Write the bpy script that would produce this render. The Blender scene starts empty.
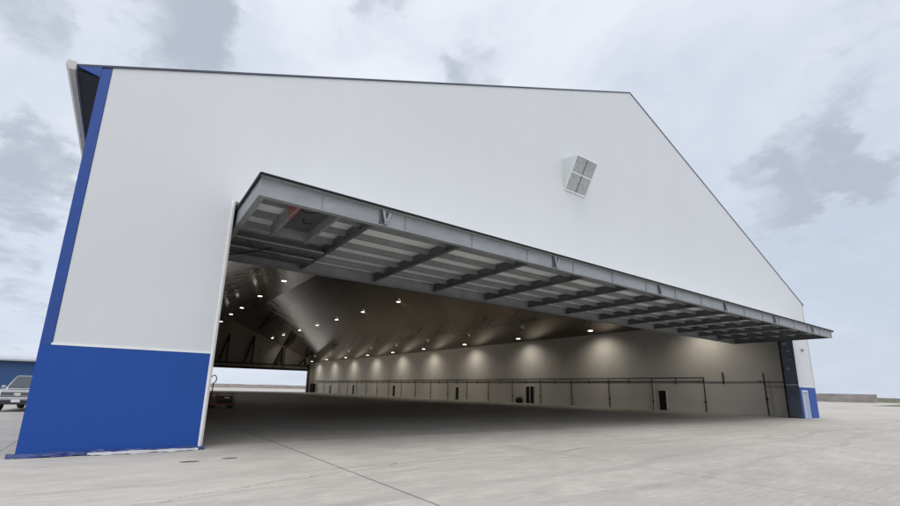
import bpy, bmesh, math, random
from mathutils import Vector, Matrix
random.seed(7)
R = math.radians
scene = bpy.context.scene
COL = scene.collection

# ------------------------------------------------------------------ materials
def mat(name, base, rough=.6, spec=.5, metal=0., var=.0, vscale=1., vstretch=(1, 1, 1), bump=0., bscale=10., coat=0.):
    m = bpy.data.materials.new(name); m.use_nodes = True
    nt = m.node_tree; b = nt.nodes['Principled BSDF']
    b.inputs['Base Color'].default_value = (*base, 1)
    b.inputs['Roughness'].default_value = rough
    b.inputs['Metallic'].default_value = metal
    b.inputs['Specular IOR Level'].default_value = spec
    b.inputs['Coat Weight'].default_value = coat
    tc = nt.nodes.new('ShaderNodeTexCoord')
    mp = nt.nodes.new('ShaderNodeMapping'); mp.inputs['Scale'].default_value = vstretch
    nt.links.new(tc.outputs['Object'], mp.inputs['Vector'])
    nz = nt.nodes.new('ShaderNodeTexNoise'); nz.inputs['Scale'].default_value = vscale
    nz.inputs['Detail'].default_value = 6; nz.inputs['Roughness'].default_value = .6
    nt.links.new(mp.outputs[0], nz.inputs['Vector'])
    if var:
        mr = nt.nodes.new('ShaderNodeMapRange')
        mr.inputs['From Min'].default_value = .3; mr.inputs['From Max'].default_value = .7
        mr.inputs['To Min'].default_value = 1 - var; mr.inputs['To Max'].default_value = 1 + var
        nt.links.new(nz.outputs['Fac'], mr.inputs['Value'])
        mx = nt.nodes.new('ShaderNodeVectorMath'); mx.operation = 'SCALE'
        mx.inputs[0].default_value = base
        nt.links.new(mr.outputs[0], mx.inputs['Scale'])
        nt.links.new(mx.outputs[0], b.inputs['Base Color'])
        mr2 = nt.nodes.new('ShaderNodeMapRange')
        mr2.inputs['To Min'].default_value = max(0, rough - .12); mr2.inputs['To Max'].default_value = min(1, rough + .12)
        nt.links.new(nz.outputs['Fac'], mr2.inputs['Value'])
        nt.links.new(mr2.outputs[0], b.inputs['Roughness'])
    if bump:
        n2 = nt.nodes.new('ShaderNodeTexNoise'); n2.inputs['Scale'].default_value = bscale; n2.inputs['Detail'].default_value = 4
        nt.links.new(mp.outputs[0], n2.inputs['Vector'])
        bp = nt.nodes.new('ShaderNodeBump'); bp.inputs['Strength'].default_value = bump; bp.inputs['Distance'].default_value = .05
        nt.links.new(n2.outputs['Fac'], bp.inputs['Height'])
        nt.links.new(bp.outputs[0], b.inputs['Normal'])
    return m

def emit(name, c, s):
    m = bpy.data.materials.new(name); m.use_nodes = True
    b = m.node_tree.nodes['Principled BSDF']
    b.inputs['Base Color'].default_value = (*c, 1)
    b.inputs['Emission Color'].default_value = (*c, 1); b.inputs['Emission Strength'].default_value = s
    return m

class N:      # tiny node helper
    def __init__(s, nt): s.nt = nt
    def math(s, op, a, b=None, c=None, clamp=False):
        n = s.nt.nodes.new('ShaderNodeMath'); n.operation = op; n.use_clamp = clamp
        for i, v in enumerate((a, b, c)):
            if v is None: continue
            if isinstance(v, (int, float)): n.inputs[i].default_value = v
            else: s.nt.links.new(v, n.inputs[i])
        return n.outputs[0]
    def noise(s, vec, scale, detail=4, rough=.55, dist=0.):
        n = s.nt.nodes.new('ShaderNodeTexNoise')
        n.inputs['Scale'].default_value = scale; n.inputs['Detail'].default_value = detail
        n.inputs['Roughness'].default_value = rough; n.inputs['Distortion'].default_value = dist
        s.nt.links.new(vec, n.inputs['Vector']); return n.outputs['Fac']
    def map(s, vec, scale=(1, 1, 1), loc=(0, 0, 0), rot=(0, 0, 0)):
        n = s.nt.nodes.new('ShaderNodeMapping'); n.inputs['Scale'].default_value = scale
        n.inputs['Location'].default_value = loc; n.inputs['Rotation'].default_value = rot
        s.nt.links.new(vec, n.inputs['Vector']); return n.outputs[0]
    def ramp(s, v, a, b, lo=0., hi=1., smooth=True):
        n = s.nt.nodes.new('ShaderNodeMapRange')
        if smooth: n.interpolation_type = 'SMOOTHSTEP'
        n.inputs['From Min'].default_value = a; n.inputs['From Max'].default_value = b
        n.inputs['To Min'].default_value = lo; n.inputs['To Max'].default_value = hi
        s.nt.links.new(v, n.inputs['Value']); return n.outputs[0]
    def mix(s, f, a, b):
        n = s.nt.nodes.new('ShaderNodeMix'); n.data_type = 'RGBA'
        for k, v in ((0, f), (6, a), (7, b)):
            if isinstance(v, (int, float)): n.inputs[k].default_value = v
            elif isinstance(v, tuple): n.inputs[k].default_value = (*v, 1)
            else: s.nt.links.new(v, n.inputs[k])
        return n.outputs[2]
    def sep(s, vec):
        n = s.nt.nodes.new('ShaderNodeSeparateXYZ'); s.nt.links.new(vec, n.inputs[0]); return n.outputs
    def comb(s, x, y, z):
        n = s.nt.nodes.new('ShaderNodeCombineXYZ')
        for i, v in enumerate((x, y, z)):
            if isinstance(v, (int, float)): n.inputs[i].default_value = v
            else: s.nt.links.new(v, n.inputs[i])
        return n.outputs[0]
    def new(s, t): return s.nt.nodes.new(t)
    def bump(s, h, strength, dist):
        n = s.nt.nodes.new('ShaderNodeBump'); n.inputs['Strength'].default_value = strength; n.inputs['Distance'].default_value = dist
        s.nt.links.new(h, n.inputs['Height']); return n.outputs[0]

def base_mat(name):
    m = bpy.data.materials.new(name); m.use_nodes = True
    n = N(m.node_tree); tc = n.new('ShaderNodeTexCoord')
    return m, n, m.node_tree.nodes['Principled BSDF'], tc.outputs['Object']

def facade_mat(name, col, rough, seam=1.06, blotv=.07, spec=.5):
    m, n, b, P = base_mat(name)
    x, y, z = n.sep(P)
    f = n.math('PINGPONG', x, seam / 2)
    line = n.ramp(f, 0, .012, 1, 0)
    cellx = n.math('FLOOR', n.math('DIVIDE', x, seam))
    wn = n.new('ShaderNodeTexWhiteNoise'); wn.noise_dimensions = '1D'
    n.nt.links.new(cellx, wn.inputs['W'])
    streak = n.noise(n.map(P, (1.4, 1, .12)), 1.3, 6, .6)
    blot = n.noise(P, .35, 3)
    v = n.math('ADD', n.math('MULTIPLY', n.math('SUBTRACT', streak, .5), .03), n.math('MULTIPLY', n.math('SUBTRACT', blot, .5), blotv))
    v = n.math('ADD', v, n.math('MULTIPLY', n.math('SUBTRACT', wn.outputs['Value'], .5), .008))
    v = n.math('SUBTRACT', n.math('ADD', v, 1.0), n.math('MULTIPLY', line, .022))
    s = n.new('ShaderNodeVectorMath'); s.operation = 'SCALE'; s.inputs[0].default_value = col
    n.nt.links.new(v, s.inputs['Scale']); n.nt.links.new(s.outputs[0], b.inputs['Base Color'])
    b.inputs['Roughness'].default_value = rough; b.inputs['Specular IOR Level'].default_value = spec
    wob = n.noise(n.map(P, (1, 1, .25)), .8, 2)
    n.nt.links.new(n.bump(wob, .25, .04), b.inputs['Normal'])
    return m

def concrete_mat(name, c1, c2, joints=True, dark=(.13, .125, .12), rough=.82):
    m, n, b, P = base_mat(name)
    big = n.noise(n.map(P, (.5, 1, 1)), .14, 4, .6, .4)
    mid = n.noise(n.map(P, (.8, 1.1, 1), rot=(0, 0, .08)), 1.1, 9, .68)
    streak = n.noise(n.map(P, (.06, 1.6, 1), rot=(0, 0, .1)), 1.3, 6, .6)
    fine = n.noise(P, 17, 7, .78)
    t = n.math('ADD', n.math('MULTIPLY', big, .5), n.math('ADD', n.math('MULTIPLY', mid, .42), n.math('MULTIPLY', fine, .34)))
    t = n.math('ADD', t, n.math('MULTIPLY', n.math('SUBTRACT', streak, .5), .12))
    grain = n.noise(n.map(P, (.28, 2.2, 1), rot=(0, 0, .03)), 5.5, 7, .72)
    t = n.math('ADD', t, n.math('MULTIPLY', n.math('SUBTRACT', grain, .5), .55))
    c = n.mix(n.ramp(t, .50, .80), c2, c1)
    spots = n.ramp(n.noise(n.map(P, (.8, 1.2, 1)), 4.2, 7, .68), .62, .72)
    c = n.mix(n.math('MULTIPLY', spots, .5), c, tuple(v * .5 for v in c1))
    scuff = n.ramp(n.noise(n.map(P, (.5, 1.6, 1), rot=(0, 0, -.12)), 2.4, 5, .65), .63, .72)
    c = n.mix(n.math('MULTIPLY', scuff, .16), c, tuple(v * .45 for v in c1))
    flecks = n.ramp(n.noise(n.map(P, (.6, 1.2, 1)), 7, 5, .75), .66, .72)
    nick = n.ramp(n.noise(n.map(P, (.5, 1.6, 1), (7, 3, 0)), 3.4, 6, .75), .70, .74)
    c = n.mix(n.math('MULTIPLY', nick, .5), c, dark)
    c = n.mix(n.math('MULTIPLY', flecks, .5), c, (.62, .61, .58))
    oil = n.ramp(n.noise(n.map(P, (1, 1.15, 1), (4, 9, 0)), .75, 3, .5), .735, .77)
    c = n.mix(n.math('MULTIPLY', oil, .45), c, dark)
    # tyre marks: long wandering dark bands
    x, y, z = n.sep(P)
    wob = n.math('MULTIPLY', n.math('SUBTRACT', n.noise(P, .12, 2), .5), 3.0)
    for off, k, w in ((-7.6, .06, .16), (-9.3, .06, .16), (-3.9, -.05, .12), (-5.9, .11, .1)):
        d = n.math('ABSOLUTE', n.math('ADD', n.math('SUBTRACT', y, n.math('MULTIPLY', x, k)), n.math('SUBTRACT', wob, off)))
        tm = n.math('MULTIPLY', n.ramp(d, w * .4, w * 1.6, 1, 0), n.ramp(mid, .4, .62))
        c = n.mix(n.math('MULTIPLY', tm, .28), c, dark)
    hgt = n.math('ADD', n.math('MULTIPLY', fine, .3), mid)
    if joints:
        jw = n.math('MULTIPLY', n.math('SUBTRACT', n.noise(P, 3.0, 3), .5), .025)
        fx = n.math('PINGPONG', n.math('ADD', n.math('SUBTRACT', x, 5.65), jw), 3.05)
        fy = n.math('PINGPONG', n.math('ADD', n.math('ADD', y, 11.2), jw), 2.8)
        jx = n.math('MULTIPLY', n.ramp(fx, .008, .03, 1, 0), .55)
        jy = n.math('MULTIPLY', n.math('MULTIPLY', n.ramp(fy, .006, .025, 1, 0), n.ramp(mid, .42, .6)), .45)
        main = n.ramp(n.math('ABSOLUTE', n.math('ADD', n.math('SUBTRACT', x, 5.65), jw)), .01, .032, 1, 0)
        j = n.math('MAXIMUM', n.math('MAXIMUM', jx, jy), n.math('MULTIPLY', main, .85))
        # one wandering hairline crack
        cw = n.math('MULTIPLY', n.math('SUBTRACT', n.noise(P, .9, 6, .7), .5), .9)
        cr = n.math('ABSOLUTE', n.math('ADD', n.math('ADD', y, n.math('MULTIPLY', x, -.28)), n.math('ADD', cw, 6.4)))
        cr = n.math('MULTIPLY', n.ramp(cr, .004, .022, 1, 0), n.ramp(x, 9, 11, .7, 0))
        j = n.math('MAXIMUM', j, cr)
        c = n.mix(n.math('MULTIPLY', j, .8), c, (.07, .066, .06))
        hgt = n.math('SUBTRACT', hgt, n.math('MULTIPLY', j, 1.5))
    n.nt.links.new(c, b.inputs['Base Color'])
    n.nt.links.new(n.ramp(mid, .3, .7, rough - .1, rough + .1), b.inputs['Roughness'])
    b.inputs['Specular IOR Level'].default_value = .35
    n.nt.links.new(n.bump(hgt, .35, .012), b.inputs['Normal'])
    return m

def liner_mat(name):          # glossy wrinkled roof liner
    m, n, b, P = base_mat(name)
    x, y, z = n.sep(P)
    v = n.noise(P, .25, 4)
    c = n.mix(v, (.215, .19, .168), (.30, .268, .238))
    n.nt.links.new(c, b.inputs['Base Color'])
    b.inputs['Metallic'].default_value = .94
    n.nt.links.new(n.ramp(n.noise(n.map(P, (.3, 1, .3)), .5, 4), .35, .7, .07, .17), b.inputs['Roughness'])
    w1 = n.noise(n.map(P, (.10, 1.5, .10)), 1.0, 4, .55)
    w2 = n.noise(n.map(P, (.5, .9, .5), rot=(0, 0, .5)), 1.7, 5, .6, .8)
    fold = n.ramp(n.math('ABSOLUTE', n.math('SUBTRACT', w2, .5)), 0, .035, 1, 0)
    seam = n.ramp(n.math('PINGPONG', y, 3.1), 0, .07, 1, 0)
    h = n.math('ADD', n.math('MULTIPLY', w1, .35), n.math('ADD', n.math('MULTIPLY', seam, -.12), n.math('MULTIPLY', fold, .05)))
    n.nt.links.new(n.bump(h, .4, .06), b.inputs['Normal'])
    return m

def wall_liner_mat(name, col):
    m, n, b, P = base_mat(name)
    x, y, z = n.sep(P)
    seam = n.ramp(n.math('PINGPONG', n.math('ADD', x, n.math('ADD', y, 1.1)), 3.05), 0, .03, 1, 0)
    dirt = n.noise(n.map(P, (.4, .4, .15)), 1.2, 5, .6)
    blot = n.noise(P, .16, 3)
    v = n.math('ADD', n.math('MULTIPLY', dirt, .22), n.math('ADD', n.math('MULTIPLY', blot, .25), .77))
    v = n.math('SUBTRACT', v, n.math('MULTIPLY', seam, .14))
    s = n.new('ShaderNodeVectorMath'); s.operation = 'SCALE'; s.inputs[0].default_value = col
    n.nt.links.new(v, s.inputs['Scale']); n.nt.links.new(s.outputs[0], b.inputs['Base Color'])
    b.inputs['Roughness'].default_value = .6
    n.nt.links.new(n.bump(blot, .3, .1), b.inputs['Normal'])
    return m

M = dict(
    white=facade_mat('white_panel', (.615, .637, .658), .42),
    blue=facade_mat('blue_panel', (.011, .068, .32), .52, 1.2, .16, .3),
    trim_white=mat('white_trim', (.78, .79, .80), .4, var=.05, vscale=3),
    trim_blue=mat('blue_trim', (.012, .058, .28), .5, var=.08, vscale=2),
    navy=mat('dark_blue_soffit', (.012, .017, .03), .6, var=.1, vscale=3),
    rake=mat('rake_trim_metal', (.045, .055, .09), .45, var=.15, vscale=2),
    gutter=mat('gutter_metal', (.50, .50, .48), .45, var=.1, vscale=2),
    roof=mat('roof_metal', (.40, .42, .44), .4, var=.08),
    liner=liner_mat('roof_liner'),
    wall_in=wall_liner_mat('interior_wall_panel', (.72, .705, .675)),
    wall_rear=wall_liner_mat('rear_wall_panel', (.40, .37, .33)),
    slate=mat('dark_slate_steel', (.075, .092, .125), .4, var=.25, vscale=1.5, bump=.1),
    beam=mat('galvanised_beam', (.30, .315, .33), .45, metal=.15, var=.14, vscale=1.2, vstretch=(1, 1, 3)),
    purlin=mat('purlin_steel', (.25, .257, .27), .5, var=.16, vscale=2),
    rib=mat('rib_steel', (.105, .11, .12), .5, var=.2, vscale=2),
    cladding=mat('white_cladding', (.88, .88, .87), .5, var=.06, vscale=2),
    black=mat('black_steel', (.008, .008, .009), .55, var=.2),
    edge=mat('dark_edge_rubber', (.012, .013, .016), .7, spec=.2, var=.2),
    red=mat('red_paint', (.34, .10, .085), .5, var=.2, vscale=4),
    pipe=mat('dark_pipe', (.035, .030, .026), .5, var=.25, vscale=4),
    steel=mat('pale_steel', (.55, .56, .57), .4, metal=.4, var=.12, vscale=5),
    mesh=mat('vent_mesh', (.40, .42, .43), .6, var=.22, vscale=7),
    hood=mat('vent_sheet', (.62, .66, .66), .45, var=.06, vscale=2),
    film_blue=mat('blue_film', (.05, .09, .32), .3, var=.3, vscale=6),
    film_white=mat('white_film', (.80, .80, .82), .35, var=.06, vscale=6),
    frame=mat('pale_door_frame', (.66, .70, .76), .45, var=.05),
    doorpale=mat('pale_blue_door', (.34, .40, .55), .5, var=.08),
    rust=mat('rusty_iron', (.10, .09, .08), .8, var=.4, vscale=9),
    apron=concrete_mat('apron_concrete', (.505, .482, .442), (.37, .353, .325)),
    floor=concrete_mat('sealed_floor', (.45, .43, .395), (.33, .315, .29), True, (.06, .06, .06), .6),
    silver=mat('silver_car_paint', (.36, .38, .41), .28, metal=.55, coat=.6, var=.04),
    glass=mat('dark_glass', (.05, .065, .08), .08, spec=.8),
    chrome=mat('chrome', (.7, .7, .72), .18, metal=1.),
    grille=mat('grille_black', (.03, .032, .036), .4, var=.2, vscale=20),
    tyre=mat('tyre_rubber', (.015, .015, .016), .8, var=.2),
    lampglass=mat('headlight_glass', (.75, .77, .8), .15),
    plate=mat('number_plate', (.72, .72, .74), .5, var=.1, vscale=30),
    bluewall=mat('blue_shed_wall', (.022, .075, .20), .5, var=.1, vscale=.8),
    shedroof=mat('shed_roof', (.45, .47, .50), .5, var=.12),
    seawall=mat('seawall_stone', (.30, .27, .255), .85, var=.25, vscale=.7, vstretch=(.3, .3, 1), bump=.4, bscale=2),
    grass=mat('rough_grass', (.13, .135, .095), .9, var=.4, vscale=.6),
    cartred=mat('dark_red_paint', (.30, .035, .022), .45, var=.3, vscale=4),
    lens=emit('lamp_lens', (1., .93, .8), 5),
    lampbody=mat('lamp_housing', (.12, .12, .12), .5, var=.1),
    reflectwhite=mat('reflection_white', (.88, .86, .80), .5, var=.04),
)

# ------------------------------------------------------------------ geometry helpers
def B(): return bmesh.new()
def box(bm, x0, x1, y0, y1, z0, z1):
    vs = [bm.verts.new(p) for p in ((x0, y0, z0), (x1, y0, z0), (x1, y1, z0), (x0, y1, z0), (x0, y0, z1), (x1, y0, z1), (x1, y1, z1), (x0, y1, z1))]
    for f in ((3, 2, 1, 0), (4, 5, 6, 7), (0, 1, 5, 4), (1, 2, 6, 5), (2, 3, 7, 6), (3, 0, 4, 7)):
        bm.faces.new([vs[i] for i in f])
    return bm
def prism(bm, pts, d):          # polygon (3-D points) swept by vector d
    a = [bm.verts.new(p) for p in pts]; d = Vector(d)
    b = [bm.verts.new(Vector(p) + d) for p in pts]
    bm.faces.new(a); bm.faces.new(b[::-1])
    n = len(a)
    for i in range(n):
        bm.faces.new((a[i], b[i], b[(i + 1) % n], a[(i + 1) % n]))
    return bm
def tube(bm, p, q, r, n=10, r2=None):
    p, q = Vector(p), Vector(q); r2 = r if r2 is None else r2
    z = (q - p).normalized(); x = z.orthogonal().normalized(); y = z.cross(x)
    A = [bm.verts.new(p + (x * math.cos(t) + y * math.sin(t)) * r) for t in (2 * math.pi * i / n for i in range(n))]
    Bv = [bm.verts.new(q + (x * math.cos(t) + y * math.sin(t)) * r2) for t in (2 * math.pi * i / n for i in range(n))]
    bm.faces.new(A[::-1]); bm.faces.new(Bv)
    for i in range(n): bm.faces.new((A[i], A[(i + 1) % n], Bv[(i + 1) % n], Bv[i]))
    return bm
def bar(bm, p, q, w, h, up=(0, 0, 1)):   # rectangular bar
    p, q = Vector(p), Vector(q); z = (q - p).normalized()
    x = z.cross(Vector(up))
    if x.length < 1e-4: x = Vector((1, 0, 0))
    x.normalize(); y = x.cross(z)
    c = [(-w / 2, -h / 2), (w / 2, -h / 2), (w / 2, h / 2), (-w / 2, h / 2)]
    A = [bm.verts.new(p + x * a + y * b) for a, b in c]; Bv = [bm.verts.new(q + x * a + y * b) for a, b in c]
    bm.faces.new(A[::-1]); bm.faces.new(Bv)
    for i in range(4): bm.faces.new((A[i], A[(i + 1) % 4], Bv[(i + 1) % 4], Bv[i]))
    return bm
def path(bm, pts, r, n=8):
    for a, b in zip(pts, pts[1:]): tube(bm, a, b, r, n)
    return bm

def obj(name, bm, m, parent=None, bevel=0., smooth=False):
    bmesh.ops.recalc_face_normals(bm, faces=bm.faces)
    me = bpy.data.meshes.new(name); bm.to_mesh(me); bm.free()
    me.materials.append(M[m] if isinstance(m, str) else m)
    o = bpy.data.objects.new(name, me); COL.objects.link(o)
    if smooth:
        for p in me.polygons: p.use_smooth = True
    if bevel:
        md = o.modifiers.new('bevel', 'BEVEL'); md.width = bevel; md.segments = 2; md.limit_method = 'ANGLE'
    if parent:
        o.parent = parent
        o.matrix_parent_inverse = Matrix.Translation(-world_loc(parent))
    return o
def world_loc(o):
    v = Vector(o.location)
    return v
def thing(name, label, cat, loc=(0, 0, 0), group=None):
    o = bpy.data.objects.new(name, None); COL.objects.link(o); o.location = loc
    o['label'] = label; o['category'] = cat
    if group: o['group'] = group
    return o
def tag(o, label, cat, group=None):
    o['label'] = label; o['category'] = cat
    if group: o['group'] = group
    return o
def struct(o, kind='structure'):
    o['kind'] = kind; return o
def child(name, bm, m, parent, **k):      # child whose mesh is in the parent's local space
    bmesh.ops.recalc_face_normals(bm, faces=bm.faces)
    me = bpy.data.meshes.new(name); bm.to_mesh(me); bm.free()
    me.materials.append(M[m] if isinstance(m, str) else m)
    o = bpy.data.objects.new(name, me); COL.objects.link(o); o.parent = parent
    if k.get('smooth'):
        for p in me.polygons: p.use_smooth = True
    if k.get('bevel'):
        md = o.modifiers.new('bevel', 'BEVEL'); md.width = k['bevel']; md.segments = 2; md.limit_method = 'ANGLE'
    if k.get('label'): o['label'] = k['label']
    return o

# ------------------------------------------------------------------ dimensions (metres)
W, HE, HR, A, L = 49.95, 9.805, 20.147, 3.606, 124.0
XR = W - A
HB = 2.47
SL = (HR - HE) / (W / 2)
CZ, CS = 19.3, .432                     # interior liner ridge height and slope
def liner_z(x): return CZ - CS * abs(x - W / 2)

# ------------------------------------------------------------------ ground
bm = B(); S = 3500
g = [bm.verts.new(p) for p in ((-S, -S, 0), (S, -S, 0), (S, S, 0), (-S, S, 0))]; bm.faces.new(g)
struct(obj('apron_ground', bm, 'apron'))
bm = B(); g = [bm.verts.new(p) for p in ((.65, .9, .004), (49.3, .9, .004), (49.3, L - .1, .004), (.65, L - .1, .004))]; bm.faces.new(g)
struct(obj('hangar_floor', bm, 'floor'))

# ------------------------------------------------------------------ the hangar
H = thing('aircraft_hangar', 'large white gabled aircraft hangar with royal blue lower panels and its wide door raised', 'hangar', (W / 2, 0, 0))
H.location = (0, 0, 0)
OT = 6.95                                # top of the opening
bm = B()
prism(bm, [(.22, 0, HB + .04), (3.50, 0, HB + .04), (3.50, 0, OT), (XR + .003, 0, OT), (XR + .003, 0, HB + .04), (W - .12, 0, HB + .04), (W - .12, 0, HE + .01),
           (W / 2, 0, HR - .04), (.22, 0, HE + SL * .22 - .04)], (0, .28, 0))
front = child('front_wall', bm, 'white', H)
bm = B(); box(bm, .0, 3.50, -.012, .28, 0, HB); child('blue_base_panel', bm, 'blue', front)
bm = B(); box(bm, 47.95, W, -.012, .28, 0, HB); box(bm, XR + .003, 46.72, -.012, .28, 0, HB); box(bm, 46.72, 47.95, -.012, .28, 2.22, HB); child('blue_base_panel', bm, 'blue', front)
bm = B(); prism(bm, [(0, -.016, HB), (.21, -.016, HB), (.21, -.016, HE + .02), (0, -.016, HE - .08)], (0, .3, 0)); child('corner_trim', bm, 'trim_blue', front)
bm = B(); box(bm, W - .12, W + .01, -.02, .28, HB, HE - .05); child('corner_trim', bm, 'gutter', front)
bm = B(); box(bm, .2, 3.5, -.022, .1, HB, HB + .05); child('drip_trim', bm, 'trim_white', front, label='thin white strip between blue and white panels')
bm = B(); box(bm, XR + .003, W - .12, -.022, .1, HB, HB + .05); child('drip_trim', bm, 'trim_white', front)
bm = B(); box(bm, 3.50, 3.565, -.03, .05, 0, OT); child('door_jamb_trim', bm, 'trim_white', front, bevel=.01)
bm = B(); box(bm, 3.566, A + .0, -.02, .29, 0, OT); child('door_seal', bm, 'gutter', front)
# dark jamb columns
bm = B(); box(bm, XR - .012, XR + .0, -.004, .98, .004, OT - .1); box(bm, XR, XR + .55, .285, .98, .004, OT + 1.5)
jr = child('jamb_column', bm, 'slate', H)
bm = B(); box(bm, XR - .09, XR - .012, .88, 1.02, .004, OT - .1); child('column_flange', bm, 'black', jr)
bm = B()
for z in (2.62,): box(bm, XR - .03, XR - .012, .0, .88, z, z + .05)
child('splice_plate', bm, 'gutter', jr)
for z, h, yy in ((5.35, .1, .3), (4.65, .06, .25), (5.9, .22, .5), (3.9, .12, .45)):
    bm = B(); box(bm, XR - .05, XR - .012, yy, yy + .22, z, z + h); child('bracket', bm, 'beam', jr)
bm = B(); box(bm, 3.1, A + .004, .285, .98, .004, OT + 1.5); jl = child('jamb_column', bm, 'slate', H)
# header above the opening, inside
bm = B(); box(bm, 3.1, W - 3.1, .285, .75, OT + .5, OT + 1.4); child('door_header', bm, 'slate', H)
# side walls
bm = B(); box(bm, 49.3, W - .02, .28, L + .2, 0, HE - .25); wall_right = child('side_wall', bm, 'white', H)
bm = B(); box(bm, 49.26, 49.3, .285, L - .001, .004, liner_z(49.26) + .02); liner_r = child('wall_liner', bm, 'wall_in', wall_right)
bm = B(); box(bm, .02, .65, .28, L + .2, 0, HE - .25); wall_left = child('side_wall', bm, 'blue', H, label='royal blue side wall')
bm = B(); box(bm, .65, .69, .285, L - .001, .004, liner_z(.69) + .02); child('wall_liner', bm, 'wall_in', wall_left)
# rear wall
bm = B()
prism(bm, [(0.03, L, 0), (A, L, 0), (A, L, 6.45), (47.2, L, 6.45), (47.2, L, 0), (W - .03, L, 0), (W - .03, L, HE - .1), (W / 2, L, HR - .1), (.03, L, HE - .1)], (0, .3, 0))
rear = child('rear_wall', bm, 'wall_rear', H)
# roof
bm = B()
e = .62
zl = HE - SL * e
prism(bm, [(-e, -.01, zl - .02), (-e, -.01, zl + .015), (W / 2, -.01, HR + .005), (W + .12, -.01, HE - SL * .12 + .03), (W + .12, -.01, HE - SL * .12 - .02), (W / 2, -.01, HR - .035)], (0, L + .5, 0))
roof = child('roof', bm, 'roof', H)
bm = B()
prism(bm, [(-.5, -.034, zl + .05 - .035), (-.5, -.034, zl + .05 + .02), (W / 2, -.034, HR + .02), (W + .12, -.034, HE - SL * .12 + .04), (W + .12, -.034, HE - SL * .12 - .02), (W / 2, -.034, HR - .04)], (0, .022, 0))
child('rake_trim', bm, 'rake', roof)
bm = B(); prism(bm, [(-.48, -.03, zl + .02), (0, -.03, HE - .33), (.0, -.03, HE - .02)], (0, .06, 0)); child('eave_closure', bm, 'trim_blue', roof)
bm = B(); box(bm, -.48, .0, .05, L, HE - .34, HE - .31); child('soffit', bm, 'navy', roof)
bm = B()
prism(bm, [(-.66, -.08, zl + .1), (-.70, -.08, zl - .02), (-.62, -.08, zl - .14), (-.50, -.08, zl - .14), (-.49, -.08, zl + .02), (-.49, -.08, zl + .1)], (0, L + .4, 0))
for zz in (.0, .05): prism(bm, [(-.49, -.079, zl - .10 + zz), (-.478, -.079, zl - .10 + zz), (-.478, -.079, zl - .08 + zz), (-.49, -.079, zl - .08 + zz)], (0, L + .3, 0))
child('gutter', bm, 'gutter', roof)
bm = B(); prism(bm, [(W + .02, -.06, HE - .2), (W + .13, -.06, HE - .2), (W + .15, -.06, HE - .06), (W + .02, -.06, HE + .02)], (0, L + .3, 0)); child('gutter', bm, 'rake', roof)
# glossy liner under the roof: two slopes
bm = B()
NY = 40
for s in (-1, 1):
    xe = W / 2 + s * 24.28
    prism(bm, [(W / 2, .76, CZ), (xe, .76, liner_z(xe)), (xe, .76, liner_z(xe) + .12), (W / 2, .76, CZ + .12)], (0, L - .77, 0))
child('ceiling_liner', bm, 'liner', H)
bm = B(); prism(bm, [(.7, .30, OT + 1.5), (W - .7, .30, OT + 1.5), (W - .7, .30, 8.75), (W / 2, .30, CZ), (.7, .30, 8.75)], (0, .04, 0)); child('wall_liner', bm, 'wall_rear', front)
# purlin shadows lines seen in the liner : thin battens holding it up
# ---------------- door standing open as a canopy
X0, X1, YO, YI, ZT, ZB = 3.70, 46.25, -2.67, 4.34, 6.76, 6.24
bm = B(); box(bm, X0 - .02, X1 + .05, YO - .12, YI, ZT - .02, ZT + .03)
door = child('canopy_door', bm, 'cladding', H, label='wide door raised flat as a canopy over the opening')
def sub(name, bm, m, **k): return child(name, bm, m, door, **k)
bm = B(); box(bm, X0 - .03, X1 + .09, YO - .15, YO - .121, ZT - .035, ZT + .035); box(bm, X0 - .05, X0 - .021, YO - .12, YI, ZT - .08, ZT + .035); box(bm, X1 + .051, X1 + .085, YO - .12, YI, ZT - .08, ZT + .035)
sub('edge_flashing', bm, 'edge')
bm = B(); box(bm, X0, X1, YO, YO + .02, ZB, ZT - .06); box(bm, X0, X1, YO - .045, YO + .14, ZB - .018, ZB); box(bm, X0, X1, YO - .07, YO + .14, ZT - .06, ZT - .045)
x = X0 + 1.6
while x < X1:
    box(bm, x, x + .015, YO - .03, YO, ZB, ZT - .06); x += 2.55
sub('fascia_beam', bm, 'beam')
ribs_x = [X0 + (X1 - X0) * i / 13 for i in range(14)]
for i, x in enumerate(ribs_x):
    bm = B()
    if i in (0, 13):
        s = 1 if i == 0 else -1
        box(bm, *sorted((x, x + s * .02)), YO + .02, YI, ZB, ZT - .03); box(bm, *sorted((x, x + s * .17)), YO + .14, YI, ZB - .016, ZB)
        sub('end_channel', bm, 'beam' if i == 0 else 'rib')
    else:
        box(bm, x - .012, x + .012, YO + .02, YI - .02, ZB + .135, ZT - .03); box(bm, x - .075, x + .075, YO + .14, YI - .02, ZB + .12, ZB + .135)
        for k in range(5):
            yy = YO + 1.17 * (k + 1)
            box(bm, x - .075, x - .013, yy - .012, yy - .002, ZB + .136, ZT - .25)
            box(bm, x + .013, x + .075, yy - .012, yy - .002, ZB + .136, ZT - .25)
        sub('rib', bm, 'rib')
PH = .21
for i in range(13):
    xa, xb = ribs_x[i] + .015, ribs_x[i + 1] - .015
    for k in range(5):
        yy = YO + 1.17 * (k + 1)
        segs = [(xa, xb)]
        if i == 0 and k in (0, 1): segs = [(xa, 4.75), (5.95, xb)]
        for a_, b_ in segs:
            bm = B(); box(bm, a_, b_, yy, yy + .012, ZT - .03 - PH, ZT - .03); box(bm, a_, b_, yy + .012, yy + .08, ZT - .03 - PH, ZT - .018 - PH)
            sub('purlin', bm, 'purlin')
bm = B(); box(bm, X0, X1, YI - .02, YI, ZB, ZT - .03); box(bm, X0, X1, YI - .14, YI + .04, ZB - .018, ZB); sub('inner_beam', bm, 'purlin')
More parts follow.
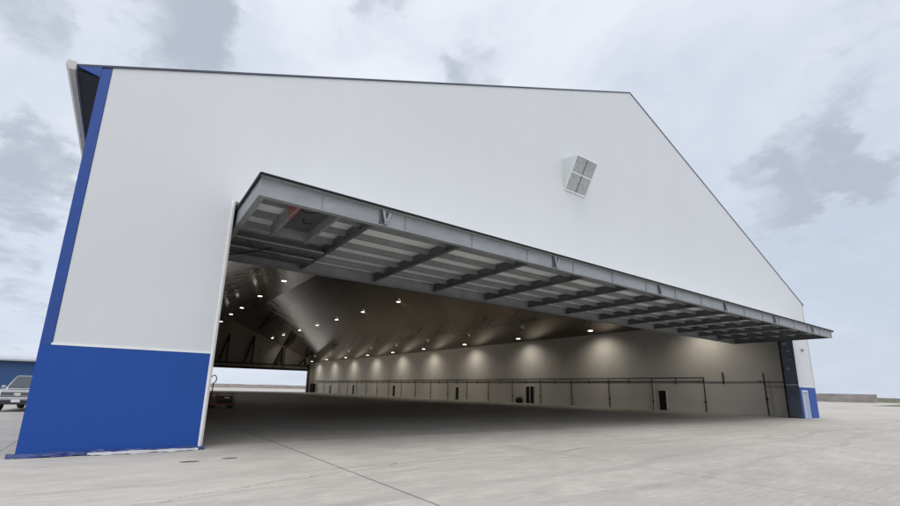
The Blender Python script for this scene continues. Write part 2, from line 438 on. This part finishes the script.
# first bay: deeper dark members and the pale conduits below them
bm = B(); box(bm, X0 + .17, ribs_x[1] - .1, 1.55, 1.9, ZB + .002, ZB + .22); box(bm, X0 + .17, ribs_x[1] - .1, 2.75, 3.2, ZB + .002, ZB + .24); sub('stiffener_beam', bm, 'rib')
bm = B(); tube(bm, (X0 + .2, 1.25, ZB + .05), (ribs_x[1] - .15, 1.32, ZB + .06), .035); tube(bm, (X0 + .2, 2.35, ZB + .03), (ribs_x[1] - .15, 2.4, ZB + .05), .04); sub('conduit', bm, 'purlin')
bm = B(); path(bm, [(X0 + .2, 3.9, ZB), (4.4, 2.9, ZB - .04), (4.9, 2.0, ZB - .05), (5.2, 1.6, ZB + .02)], .018, 6); path(bm, [(4.3, 1.3, ZB), (4.7, 2.1, ZB - .08), (5.6, 2.35, ZB)], .014, 6); sub('cable', bm, 'black')
# wicket door lying in the raised door
bm = B(); box(bm, 4.86, 5.84, -2.45, .25, ZT - .20, ZT - .16); sub('wicket_door', bm, 'rib')
bm = B()
box(bm, 4.78, 4.84, -1.4, .55, ZB + .01, ZT - .1); box(bm, 5.86, 5.93, -2.5, .55, ZB + .01, ZT - .1); box(bm, 4.84, 5.86, .3, .38, ZB + .05, ZT - .1)
box(bm, 4.76, 4.775, -2.5, .6, ZB - .005, ZB + .05); sub('wicket_frame', bm, 'purlin')
bm = B(); box(bm, 4.78, 4.84, -2.55, -1.41, ZB + .01, ZT - .1); box(bm, 4.60, 4.78, -2.55, -1.7, ZT - .16, ZT - .12); sub('stop_plate', bm, 'red', label='red plate beside the wicket door')
bm = B(); path(bm, [(5.35, -.9, ZT - .22), (5.4, -.9, ZT - .34), (5.6, -1.0, ZT - .33)], .02, 8); sub('door_handle', bm, 'black')
bm = B(); path(bm, [(4.9, -1.6, ZT - .21), (5.3, -1.5, ZT - .23), (5.8, -1.9, ZT - .21)], .012, 6); sub('cable', bm, 'black')
# diagonal braces in a few bays
for i in (0, 4, 8):
    pass
for x in (7.15, 14.45, 21.75, 28.4, 35.2, 42.0):
    bm = B(); box(bm, x - .12, x + .12, YO - .006, YO - .001, ZB + .06, ZT - .10); box(bm, x - .15, x - .125, YO - .05, YO - .006, ZB + .03, ZT - .075)
    sub('bracket_pocket', bm, 'rib')
    bm = B()
    prism(bm, [(x - .11, YO - .10, ZT - .08), (x - .03, YO - .10, ZT - .08), (x + .045, YO - .10, ZB + .06), (x - .01, YO - .10, ZB + .06)], (0, .04, 0))
    prism(bm, [(x + .12, YO - .10, ZT - .10), (x + .18, YO - .10, ZT - .14), (x + .05, YO - .10, ZB + .05), (x + .01, YO - .10, ZB + .09)], (0, .06, 0))
    box(bm, x - .02, x + .06, YO - .11, YO - .02, ZB + .03, ZB + .07)
    sub('lifting_bracket', bm, 'beam')
# ---------------- rear door, also raised
bm = B(); box(bm, A, 47.2, L + .35, L + 3.2, 6.70, 6.76); rd = child('rear_canopy_door', bm, 'cladding', H, label='raised rear door seen from inside as a black frame')
bm = B(); box(bm, A, 47.3, L - .75, L - .45, 6.2, 6.75); child('inner_beam', bm, 'black', rd)
bm = B(); box(bm, A, 47.3, L - .75, L - .5, 7.5, 7.85)
x = A + .6
while x < 47:
    box(bm, x, x + .12, L - .7, L - .6, 6.70, 7.6); x += 5.4
child('top_chord', bm, 'black', rd)
for x in [A + (47.2 - A) * i / 13 for i in range(14)]:
    bm = B(); box(bm, x - .07, x + .07, L + .35, L + 3.2, 6.3, 6.69); child('rib', bm, 'rib', rd)
for x in (18.0, 24.5, 31.0, 39.0, 46.0):
    bm = B()
    zt = min(liner_z(x) - .3, 15.5)
    bar(bm, (x, L - .66, 7.8), (x, L - .66, zt), .34, .34); bar(bm, (x - 2.0, L - .66, 7.8), (x + .0, L - .66, zt - .1), .4, .4, up=(0, 1, 0))
    child('strut', bm, 'black', rd)
bm = B(); box(bm, 47.2, 47.7, L - .6, L - .02, .004, 8.2); child('rear_jamb', bm, 'black', rear)
# ---------------- side door in the right pier
bm = B(); box(bm, 46.84, 47.83, .02, .06, .02, 2.1); pd = child('side_door', bm, 'doorpale', H)
bm = B(); box(bm, 46.72, 46.84, -.05, .1, .0, 2.22); box(bm, 47.83, 47.95, -.05, .1, .0, 2.22); box(bm, 46.84, 47.83, -.05, .1, 2.1, 2.22); child('door_frame', bm, 'frame', pd)
bm = B(); box(bm, 47.30, 47.36, -.0, .02, .1, 2.08); child('door_stile', bm, 'frame', pd)
bm = B(); tube(bm, (47.72, .02, 1.02), (47.72, -.05, 1.02), .02); tube(bm, (47.72, -.05, 1.02), (47.6, -.05, 1.02), .015); child('door_handle', bm, 'steel', pd)
# ---------------- doors of the right inside wall
for y0, y1, h, two in ((12.9, 13.72, 2.05, 0), (32.25, 33.85, 2.35, 1), (50.0, 50.9, 2.1, 0), (72.6, 73.6, 2.3, 0), (93.5, 94.6, 2.3, 0), (109.3, 110.2, 2.1, 0)):
    bm = B(); box(bm, 49.20, 49.255, y0, y1, .02, h)
    d = child('inner_door', bm, 'black', H)
    bm = B(); box(bm, 49.17, 49.258, y1, y1 + .08, .0, h + .08); box(bm, 49.17, 49.258, y0 - .08, y0, .0, h + .08); box(bm, 49.17, 49.258, y0, y1, h, h + .08)
    if two: box(bm, 49.16, 49.2, (y0 + y1) / 2 - .06, (y0 + y1) / 2 + .06, .02, h)
    child('door_frame', bm, 'wall_in', d)
    bm = B(); tube(bm, (49.2, y0 + .1, 1.0), (49.12, y0 + .1, 1.0), .025); child('door_handle', bm, 'steel', d)
bm = B(); box(bm, 49.2, 49.258, 1.1, L - .2, .004, .13); child('wall_kerb', bm, 'wall_in', wall_right)
# crumpled protective film at the foot of the blue wall
def film(name, x0, x1, yo, yi, m, seed, zmax):
    rnd = random.Random(seed); bm = B(); rows = []
    n = int((x1 - x0) / .05)
    ph = [rnd.uniform(0, 6) for _ in range(6)]
    for i in range(n + 1):
        x = x0 + (x1 - x0) * i / n; t = i / n
        wv = .5 + .5 * math.sin(x * 2.3 + ph[0]) * math.sin(x * 5.1 + ph[1])
        env = min(1, t * 6, (1 - t) * 6)
        r = []
        for j in range(6):
            s = j / 5
            y = yi + (yo - yi) * s * (.45 + .55 * wv * env)
            z = .012 + zmax * (1 - s) ** 1.5 * (.6 + .4 * wv) + .018 * math.sin(x * 17 + j * 1.9 + ph[2]) * math.sin(x * 7 + ph[3]) * (.3 + s) + rnd.uniform(0, .006)
            r.append(bm.verts.new((x, y, max(z, .008))))
        rows.append(r)
    for a, b in zip(rows, rows[1:]):
        for j in range(5): bm.faces.new((a[j], b[j], b[j + 1], a[j + 1]))
    bmesh.ops.solidify(bm, geom=bm.faces[:], thickness=.004)
    return bm
o = obj('plastic_film', film('f', -.14, 3.66, -.22, -.016, 'film_blue', 3, .10), 'film_blue'); tag(o, 'crumpled blue protective film along the foot of the blue corner wall', 'plastic film')
o = obj('plastic_film', film('f', 1.25, 3.5, -.34, -.12, 'film_white', 11, .055), 'film_white'); tag(o, 'peeled white film lying on the concrete in front of blue wall', 'plastic film')

# ------------------------------------------------------------------ vent hood on the gable
V = thing('vent_hood', 'white triangular weather hood mounted high on the white gable wall', 'vent', (19.15, 0, 12.4))
def vx(x, y, z): return (x - 19.15, y, z - 12.4)
xa, xb, zb, zt, zo, yo = 18.38, 19.95, 11.62, 13.33, 13.17, -.9
bm = B()
for xx, t in ((xa, .025), (xb - .025, .025)):
    prism(bm, [vx(xx, -.002, zb), vx(xx, -.002, zt), vx(xx, yo, zo)], (t, 0, 0))
prism(bm, [vx(xa + .025, -.002, zt), vx(xa + .025, yo, zo), vx(xa + .025, yo, zo - .025), vx(xa + .025, -.002, zt - .025)], (xb - xa - .05, 0, 0))
child('hood', bm, 'hood', V)
bm = B()
prism(bm, [vx(xa + .026, -.03, zb + .06), vx(xa + .026, -.05, zb + .06), vx(xa + .026, yo * .97, zo - .028), vx(xa + .026, yo * .95, zo - .028)], (xb - xa - .052, 0, 0)); child('bird_screen', bm, 'mesh', V)
bm = B()
def on(t): return (yo * t, zb + (zo - zb) * t)
y_, z_ = on(.53); bar(bm, vx(xa, y_ - .01, z_), vx(xb, y_ - .01, z_), .05, .05)
for t0, t1 in ((0.0, .03),):
    y_, z_ = on(.02); bar(bm, vx(xa - .02, y_ - .02, z_), vx(xb + .02, y_ - .02, z_), .05, .06)
y_, z_ = on(1.); bar(bm, vx(xa - .02, y_ - .01, z_ + .0), vx(xb + .02, y_ - .01, z_ + .0), .05, .05)
for xx in (xa, xb):
    bar(bm, vx(xx, -.01, zb), vx(xx, yo, zo), .04, .04)
child('crossbar', bm, 'trim_white', V)
bm = B(); bar(bm, vx(19.2, -.06, zb + .04), vx(19.2, yo * .98, zo - .04), .03, .02, up=(0, 1, 0)); child('mullion', bm, 'lampbody', V)

# small flood light on the right pier
F = thing('wall_light', 'small grey bulkhead light on the white pier above the side door', 'light', (48.05, 0, 5.55))
bm = B(); box(bm, -.12, .12, -.05, -.002, -.12, .12); child('back_plate', bm, 'gutter', F)
bm = B(); prism(bm, [(-.11, -.05, .12), (-.11, -.2, .04), (-.11, -.16, -.1), (-.11, -.05, -.1)], (.22, 0, 0)); child('lamp_housing', bm, 'beam', F)

# ------------------------------------------------------------------ pipe run on the right inside wall
PX = 49.10
P = thing('pipe_run', 'dark horizontal pipe with hangers and vertical drops along the inside right wall', 'pipe', (PX, 8.8, 0))
def pl(x, y, z): return (x - PX, y - 8.8, z)
bm = B(); tube(bm, pl(PX, 8.75, 3.36), pl(PX, L - 2, 3.36), .06); child('main_pipe', bm, 'pipe', P)
bm = B(); tube(bm, pl(49.22, 1.2, 2.95), pl(49.22, L - 2, 2.95), .03); tube(bm, pl(49.22, 1.2, 2.55), pl(49.22, 3.4, 2.55), .02); child('conduit', bm, 'pipe', P)
y = 8.8; k = 0
while y < L - 4:
    bm = B(); tube(bm, pl(PX, y, .0), pl(PX, y, 3.36), .05)
    tube(bm, pl(PX, y, .9), pl(PX, y, 1.1), .09)
    child('drop_pipe', bm, 'pipe', P)
    if y > 9:
        bm = B(); tube(bm, pl(PX + .05, y - 2.7, 3.4), pl(PX + .05, y - 2.7, 2.75), .045); child('hanger', bm, 'pipe', P)
    y += 5.55
Q = thing('standpipe', 'freestanding dark standpipe against the inside wall nearest the right jamb', 'pipe', (PX, 3.4, 0))
bm = B(); tube(bm, (0, 0, 0), (0, .05, 3.75), .055); child('pipe', bm, 'pipe', Q)
bm = B(); tube(bm, (0, 0, 1.3), (0, 0, 1.55), .1); tube(bm, (0, .02, 2.9), (.05, .55, 3.05), .035); child('valve', bm, 'pipe', Q)
o = obj('pipe_stub', tube(B(), (49.15, 6.95, 2.75), (49.15, 6.98, 3.9), .055), 'pipe'); tag(o, 'short dark vertical pipe stub high on the inside wall, touching no floor', 'pipe')

# ------------------------------------------------------------------ lamps
ordn = ['first', 'second', 'third', 'fourth', 'fifth', 'sixth', 'seventh', 'eighth', 'ninth', 'tenth', 'eleventh']
def make_lamp(x, y, z, top, label, group, power, tilt=0., blend=.9, size=150):
    t = thing('high_bay_lamp', label, 'lamp', (x, y, z), group)
    bm = B(); tube(bm, (0, 0, .02), (0, 0, .14), .30, 20, .14); child('housing', bm, 'lampbody', t)
    bm = B(); tube(bm, (0, 0, -.02), (0, 0, .02), .28, 20); child('lens', bm, 'lens', t)
    bm = B(); tube(bm, (0, 0, .14), (0, 0, max(.2, top - z - .01)), .02, 6); child('hanger_rod', bm, 'lampbody', t)
    ld = bpy.data.lights.new('lamp_light', 'SPOT'); ld.energy = power; ld.color = (1., .91, .76)
    ld.spot_size = R(size); ld.spot_blend = blend; ld.shadow_soft_size = .25
    lo = bpy.data.objects.new('lamp_light', ld); COL.objects.link(lo); lo.parent = t; lo.location = (0, 0, -.08)
    lo.rotation_euler = (0, tilt, 0)
    return t
rowR = [8.2, 20.4, 32.8, 45.4, 58.0, 70.0, 82.0, 94.5, 107.5, 119.5]
for i, y in enumerate(reversed(rowR)):
    x = 46.8
    make_lamp(x, y, 8.95, liner_z(x), f'lit lamp under the roof edge over the right wall, {ordn[i]} from the rear', 'lamps along the right wall', 480, tilt=R(-12), size=146, blend=1.)
rowM = [47.1, 60, 72.3, 83.5, 95.6, 109, 120]
for i, y in enumerate(reversed(rowM)):
    make_lamp(35, y, liner_z(35) - .15, liner_z(35), f'lit lamp halfway up the right roof slope, {ordn[i]} from the rear', 'lamps on the right roof slope', 700, tilt=R(-42), size=130, blend=1.)
rowL = [(43.2, 14.5), (55.4, 14.45), (67.7, 14.35), (77.0, 14.4), (87.0, 14.1)]
for i, (y, z) in enumerate(reversed(rowL)):
    make_lamp(16.5, y, z, liner_z(16.5), f'lit pendant lamp below the left roof slope, {ordn[i]} from the rear', 'lamps on the left roof slope', 300)

# ------------------------------------------------------------------ things inside
C = thing('equipment_cart', 'red framed wheeled equipment cart with a hooked pole inside the left door jamb', 'cart', (7.9, 23.7, 0))
bm = B(); box(bm, -.85, .85, -.5, .5, .22, .34); ch = child('chassis', bm, 'cartred', C, bevel=.02)
bm = B(); box(bm, -.28, .70, -.40, .40, .34, .86); child('engine_box', bm, 'black', C, bevel=.03)
bm = B()
for x in (-.83, -.33, .76):
    for y in (-.46, .46): box(bm, x - .025, x + .025, y - .025, y + .025, .34, 1.0)
for y in (-.46, .46): box(bm, -.855, .785, y - .027, y + .027, 1.0, 1.05); box(bm, -.85, .78, y - .02, y + .02, .64, .69)
for x in (-.83, .76): box(bm, x - .024, x + .024, -.43, .43, 1.001, 1.049)
child('guard_frame', bm, 'cartred', C)
bm = B(); box(bm, -.80, -.4, -.38, .38, .34, .8); child('tank', bm, 'lampbody', C, bevel=.05)
bm = B(); box(bm, .1, .45, -.42, -.402, .70, .79); child('data_plate', bm, 'steel', C)
bm = B(); box(bm, -.95, .95, -.6, -.52, .2, .29); child('bumper', bm, 'cartred', C)
for x in (-.6, .6):
    for y in (-.42, .42):
        bm = B(); tube(bm, (x, y - .06, .16), (x, y + .06, .16), .16, 16); child('wheel', bm, 'tyre', C)
bm = B(); tube(bm, (-.7, 0, .3), (-.7, 0, 1.75), .04); child('pole', bm, 'black', C)
pts = [(-.7 + .18 * math.sin(t) + .0, 0, 2.05 - .28 * math.cos(t)) for t in [i * 4.2 / 10 for i in range(11)]]
bm = B(); path(bm, [(-.7, 0, 1.75)] + pts, .035); child('hook', bm, 'gutter', C)
o = obj('storage_cabinet', box(B(), 47.6, 49.1, L - 2.6, L - 1.7, .004, 2.6), 'black', bevel=.03); tag(o, 'black storage cabinet in the corner right of the rear door opening', 'cabinet')
bag = B(); bmesh.ops.create_icosphere(bag, subdivisions=3, radius=.5)
for v in bag.verts:
    v.co.z = max(v.co.z, -.32); v.co *= 1 + .12 * math.sin(v.co.x * 9) * math.sin(v.co.y * 7 + v.co.z * 5)
    v.co += Vector((48.75, 34.8, .36))
o = obj('refuse_bag', bag, 'tyre', smooth=True); tag(o, 'black refuse bag slumped on the floor beside the black double door', 'bag')
bm = B()  # solid white strip shaped as a bright curved reflection on the rear wall
pts = [(33.3 + .5 * math.sin(t * 1.9 - .3), L - .25, 10.0 + t * 1.9) for t in [i / 12 for i in range(13)]]
for a, b in zip(pts, pts[1:]): bar(bm, a, b, .12, .5, up=(0, 1, 0))
o = obj('reflection_strip', bm, 'reflectwhite'); tag(o, 'curved white strip standing in for a reflection on the dark rear wall above the opening', 'strip')

# iron plates in the apron
for (x, y, s, lab) in ((3.1, -2.12, .17, 'small rusty iron plate in the concrete, left one before the blue wall'), (3.93, -1.98, .15, 'small rusty iron plate in the concrete, right one nearer the door jamb')):
    bm = B(); bmesh.ops.create_circle(bm, cap_ends=True, segments=14, radius=1)
    for v in bm.verts: v.co = Vector((x + v.co.x * s * 1.15, y + v.co.y * s * .5, .006))
    bmesh.ops.solidify(bm, geom=bm.faces[:], thickness=.004)
    tag(obj('ground_plate', bm, 'rust'), lab, 'plate', 'iron plates in the apron')

# ------------------------------------------------------------------ pickup truck
T = thing('pickup_truck', 'silver pickup truck parked nose out beside the blue side wall', 'truck', (-2.72, 20.1, 0))
T.scale = (1.08, 1.08, 1.0)
T.rotation_euler = (0, 0, R(-7))
def side(pts, w): 
    bm = B(); prism(bm, [(-w / 2, y, z) for y, z in pts], (w, 0, 0)); return bm
body = [(-.05, .50), (-.05, 1.02), (.08, 1.14), (1.35, 1.20), (5.7, 1.22), (5.75, .6), (5.2, .5), (4.9, .85), (4.3, .98), (3.7, .85), (3.4, .48), (1.55, .48), (1.25, .85), (.85, .95), (.4, .8), (.25, .45)]
child('body', side(body, 1.96), 'silver', T, bevel=.05)
bm = B()
lo = [(-.92, 1.30), (.92, 1.30), (.92, 3.75), (-.92, 3.75)]; hi = [(-.72, 2.05), (.72, 2.05), (.74, 3.5), (-.74, 3.5)]
a = [bm.verts.new((x, y, 1.18)) for x, y in lo]; b = [bm.verts.new((x, y, 1.92)) for x, y in hi]
bm.faces.new(a[::-1]); bm.faces.new(b)
for i in range(4): bm.faces.new((a[i], a[(i + 1) % 4], b[(i + 1) % 4], b[i]))
child('cab', bm, 'silver', T, bevel=.05)
bm = B(); prism(bm, [(-.80, 1.36, 1.23), (.80, 1.36, 1.23), (.66, 1.98, 1.85), (-.66, 1.98, 1.85)], (0, -.045, .035)); child('windscreen', bm, 'glass', T)
for s in (-1, 1):
    bm = B(); prism(bm, [(s * .915, 1.6, 1.24), (s * .915, 3.4, 1.24), (s * .775, 3.2, 1.82), (s * .775, 2.15, 1.82)], (s * .03, 0, 0)); child('side_window', bm, 'glass', T)
    bm = B(); box(bm, *sorted((s * .62, s * .97)), -.09, .05, .86, 1.06); child('headlight', bm, 'lampglass', T, bevel=.02)
    bm = B(); box(bm, *sorted((s * .96, s * 1.14)), 1.58, 1.68, 1.20, 1.36); child('mirror', bm, 'silver', T, bevel=.03)
    for y in (.86, 4.35):
        bm = B(); tube(bm, (s * .76, y, .38), (s * .99, y, .38), .38, 24); w = child('wheel', bm, 'tyre', T, bevel=.03)
        bm = B(); tube(bm, (s * .985, y, .38), (s * 1.0, y, .38), .24, 18); child('rim', bm, 'chrome', w)
bm = B(); box(bm, -.60, .60, -.075, .03, .76, 1.04); gr = child('grille', bm, 'grille', T)
bm = B()
for z in (.80, .86, .98): box(bm, -.58, .58, -.09, -.076, z, z + .02)
box(bm, -.62, .62, -.10, -.02, 1.035, 1.075); child('grille_bars', bm, 'chrome', gr)
bm = B(); tube(bm, (.0, -.115, .92), (.0, -.078, .92), .09, 20)
for v in bm.verts: v.co.x *= 1.5
child('emblem', bm, 'chrome', gr)
bm = B(); box(bm, -1.0, 1.0, -.17, .06, .60, .75); child('bumper', bm, 'silver', T, bevel=.03)
bm = B(); box(bm, -.95, .95, -.14, .08, .38, .6); child('lower_bumper', bm, 'grille', T, bevel=.03)
bm = B(); box(bm, -.17, .17, -.19, -.171, .50, .66); child('number_plate', bm, 'plate', T)

# ------------------------------------------------------------------ far buildings and walls
D = thing('blue_shed', 'low dark blue shed with pale grey roof edge behind the pickup truck', 'shed', (-30, 68, 0))
bm = B(); box(bm, -45, 24.5, 0, 14, 0, 4.0); child('wall', bm, 'bluewall', D)
bm = B(); prism(bm, [(-45.5, -.4, 4.0), (-45.5, -.4, 4.35), (-45.5, 7, 5.0), (-45.5, 14.4, 4.35), (-45.5, 14.4, 4.0)], (70.4, 0, 0)); rf = child('roof', bm, 'shedroof', D)
bm = B(); box(bm, -45.6, 25, -.5, -.41, 3.98, 4.12); child('fascia', bm, 'navy', rf)
for x, z0, z1 in ((16.9, 2.3, 3.2), (16.9, .0, 1.0)):
    bm = B(); box(bm, x - 1.3, x, -.06, -.005, z0, z1); child('sign_panel', bm, 'trim_white', D)

def wallrun(name, p, q, h, t, label):
    p, q = Vector(p), Vector(q); d = (q - p).normalized(); nrm = Vector((-d.y, d.x, 0)) * t
    bm = B(); n = 24; rnd = random.Random(5)
    prev = None
    for i in range(n + 1):
        c = p.lerp(q, i / n); hh = h + rnd.uniform(-.12, .12)
        r = [bm.verts.new(c - nrm), bm.verts.new(c + nrm), bm.verts.new(c + nrm * .8 + Vector((0, 0, hh))), bm.verts.new(c - nrm * .8 + Vector((0, 0, hh)))]
        if prev:
            for k in range(4): bm.faces.new((prev[k], prev[(k + 1) % 4], r[(k + 1) % 4], r[k]))
        else: bm.faces.new(r[::-1])
        prev = r
    bm.faces.new(prev)
    return tag(obj(name, bm, 'seawall'), label, 'wall')
wallrun('boundary_wall', (262, 40, 0), (252, 215, 0), 3.5, .6, 'long low brown boundary wall on the horizon right of the hangar')
wallrun('boundary_wall', (-60, 300, 0), (36.5, 292, 0), 2.7, .6, 'far grey wall seen through the rear opening, taller left stretch')
wallrun('boundary_wall', (37.5, 300, 0), (160, 288, 0), 2.25, .6, 'far grey wall seen through the rear opening, lower right stretch')
# low bank and grass at the right edge
bm = B(); rnd = random.Random(2); prev = None
for i in range(31):
    y = 50 - i * 7; h = 1.9 + rnd.uniform(-.5, .4)
    r = [bm.verts.new((300, y, 0)), bm.verts.new((306, y, h)), bm.verts.new((330, y, h * .9)), bm.verts.new((340, y, 0))]
    if prev:
        for k in range(3): bm.faces.new((prev[k], r[k], r[k + 1], prev[k + 1]))
    prev = r
struct(obj('grass_bank', bm, 'grass'))
bm = B(); prism(bm, [(152, 18.5, .004), (149.5, 13, .004), (190, 6, .004), (230, 26, .004)], (0, 0, .01)); struct(obj('grass_verge', bm, 'grass'), 'structure')

# ------------------------------------------------------------------ camera (solved from the photograph)
cx, cy, yaw, pitch, roll, f, px, py = 1.6006, 13.9016, -.6205, .227, .0219, 450.82, 451.94, 285.72
fw = Vector((math.sin(-yaw) * math.cos(pitch), math.cos(yaw) * math.cos(pitch), math.sin(pitch)))
rt0 = Vector((math.cos(yaw), math.sin(yaw), 0)); up0 = rt0.cross(fw)
rt = rt0 * math.cos(roll) + up0 * math.sin(roll); up = -rt0 * math.sin(roll) + up0 * math.cos(roll)
cam = bpy.data.cameras.new('camera'); co = bpy.data.objects.new('camera', cam); COL.objects.link(co)
co.matrix_world = Matrix(((rt.x, up.x, -fw.x, cx), (rt.y, up.y, -fw.y, -cy), (rt.z, up.z, -fw.z, 1.65), (0, 0, 0, 1)))
cam.sensor_width = 36; cam.lens = f / 900 * 36
cam.shift_x = -(px - 450) / 900; cam.shift_y = (py - 253) / 900
cam.clip_start = .1; cam.clip_end = 8000
scene.camera = co
def pixdir(x, y): return (fw + rt * ((x - px) / f) - up * ((y - py) / f)).normalized()

# ------------------------------------------------------------------ sky and sun
SUN_EL, SUN_AZ = R(66), R(200)        # azimuth measured clockwise from +Y
w = bpy.data.worlds.new('World'); scene.world = w; w.use_nodes = True
nt = w.node_tree; nt.nodes.clear(); n = N(nt)
out = n.new('ShaderNodeOutputWorld'); bg = n.new('ShaderNodeBackground'); bg.inputs['Strength'].default_value = .1
nt.links.new(bg.outputs[0], out.inputs[0])
sky = n.new('ShaderNodeTexSky'); sky.sky_type = 'NISHITA'; sky.sun_disc = False
sky.sun_elevation = SUN_EL; sky.sun_rotation = SUN_AZ; sky.air_density = 1.; sky.dust_density = 2.
tc = n.new('ShaderNodeTexCoord'); Dv = tc.outputs['Generated']
nv = n.new('ShaderNodeVectorMath'); nv.operation = 'NORMALIZE'; nt.links.new(Dv, nv.inputs[0]); Dn = nv.outputs[0]
x, y, z = n.sep(Dn)
den = n.math('ADD', n.math('MAXIMUM', z, 0.), .28)
uv = n.comb(n.math('DIVIDE', x, den), n.math('DIVIDE', y, den), 0.)
wv = n.new('ShaderNodeTexNoise'); wv.inputs['Scale'].default_value = 3.2; wv.inputs['Detail'].default_value = 9; wv.inputs['Roughness'].default_value = .62; nt.links.new(uv, wv.inputs['Vector'])
wsub = n.new('ShaderNodeVectorMath'); wsub.operation = 'MULTIPLY_ADD'; nt.links.new(wv.outputs['Color'], wsub.inputs[0]); wsub.inputs[1].default_value = (.34, .34, .34); nt.links.new(Dn, wsub.inputs[2])
wof = n.new('ShaderNodeVectorMath'); wof.operation = 'SUBTRACT'; nt.links.new(wsub.outputs[0], wof.inputs[0]); wof.inputs[1].default_value = (.17, .17, .17)
wn_ = n.new('ShaderNodeVectorMath'); wn_.operation = 'NORMALIZE'; nt.links.new(wof.outputs[0], wn_.inputs[0]); Dw = wn_.outputs[0]
n1 = n.noise(uv, 2.0, 9, .6, .5)
n2 = n.noise(n.map(uv, (1, 1, 1), (3.1, 7.7, 0)), 6.5, 8, .62, .3)
n3 = n.noise(n.map(uv, (1, 1, 1), (11, 2, 0)), 1.1, 7, .58, .4)
tex = n.math('ADD', n.math('MULTIPLY', n1, .55), n.math('MULTIPLY', n2, .45))
def blob(px_, py_, rad, amp):
    d = pixdir(px_, py_)
    dp = n.new('ShaderNodeVectorMath'); dp.operation = 'DOT_PRODUCT'; nt.links.new(Dw, dp.inputs[0]); dp.inputs[1].default_value = d
    return n.ramp(dp.outputs['Value'], math.cos(R(rad)), math.cos(R(rad * .15)), 0., amp)
acc = None
for b_ in ((180, 15, 9, .46), (215, 30, 5, .12), (12, 12, 5, .24), (470, 62, 4.5, .42), (378, 5, 4, .28), (440, 66, 3, .15),
           (30, 178, 6, .46), (10, 245, 4, .2), (5, 290, 5, .2), (825, 168, 6, .33), (765, 205, 4.5, .28), (870, 175, 4, .2), (800, 235, 4, .12), (860, 33, 4, .22), (885, 180, 4, .2),
           (650, 75, 5, .12), (310, 55, 6, .12), (848, 205, 2.5, -.3), (500, 25, 11, -.15), (40, 240, 5, -.12), (120, 40, 5, -.12), (280, 30, 5, -.08), (700, 60, 9, -.05)):
    v = blob(*b_); acc = v if acc is None else n.math('ADD', acc, v)
grey = n.ramp(n.math('ADD', n.math('ADD', tex, acc), n.math('MULTIPLY', n.math('SUBTRACT', n.noise(uv, 16, 6, .65), .5), .3)), .54, .98)
thin = n.ramp(n3, .42, .68)
bright = n.mix(thin, (8.0, 8.25, 8.8), (6.1, 6.6, 7.6))
low = n.ramp(z, .0, .45, 1., 0.)
bright = n.mix(n.math('MULTIPLY', low, .62), bright, (5.75, 6.45, 7.7))
rb = None
for b_ in ((900, 300, 42, .75), (860, 240, 14, .25)):
    dp = n.new('ShaderNodeVectorMath'); dp.operation = 'DOT_PRODUCT'; nt.links.new(Dn, dp.inputs[0]); dp.inputs[1].default_value = pixdir(b_[0], b_[1])
    v = n.ramp(dp.outputs['Value'], math.cos(R(b_[2])), 1., 0., b_[3]); rb = v if rb is None else n.math('ADD', rb, v, clamp=True)
bright = n.mix(n.math('MULTIPLY', rb, n.ramp(n1, .3, .6, .55, 1.)), bright, (5.2, 5.8, 6.85))
cloud = n.mix(n.math('MULTIPLY', grey, .95), bright, (4.3, 4.75, 5.45))
col = n.mix(.9, sky.outputs[0], cloud)
nt.links.new(col, bg.inputs['Color'])

sd = bpy.data.lights.new('sun', 'SUN'); sd.energy = 1.6; sd.angle = R(50); sd.color = (1., .96, .9)
so = bpy.data.objects.new('sun', sd); COL.objects.link(so)
sdir = Vector((math.sin(SUN_AZ) * math.cos(SUN_EL), math.cos(SUN_AZ) * math.cos(SUN_EL), math.sin(SUN_EL)))
so.rotation_euler = sdir.to_track_quat('Z', 'Y').to_euler()

vs = scene.view_settings
vs.view_transform = 'Standard'; vs.look = 'None'; vs.gamma = 1; vs.use_curve_mapping = False; vs.exposure = .22
scene.cycles.use_denoising = True
scene.cycles.max_bounces = 8; scene.cycles.diffuse_bounces = 5; scene.cycles.glossy_bounces = 4
scene.cycles.sample_clamp_indirect = 6
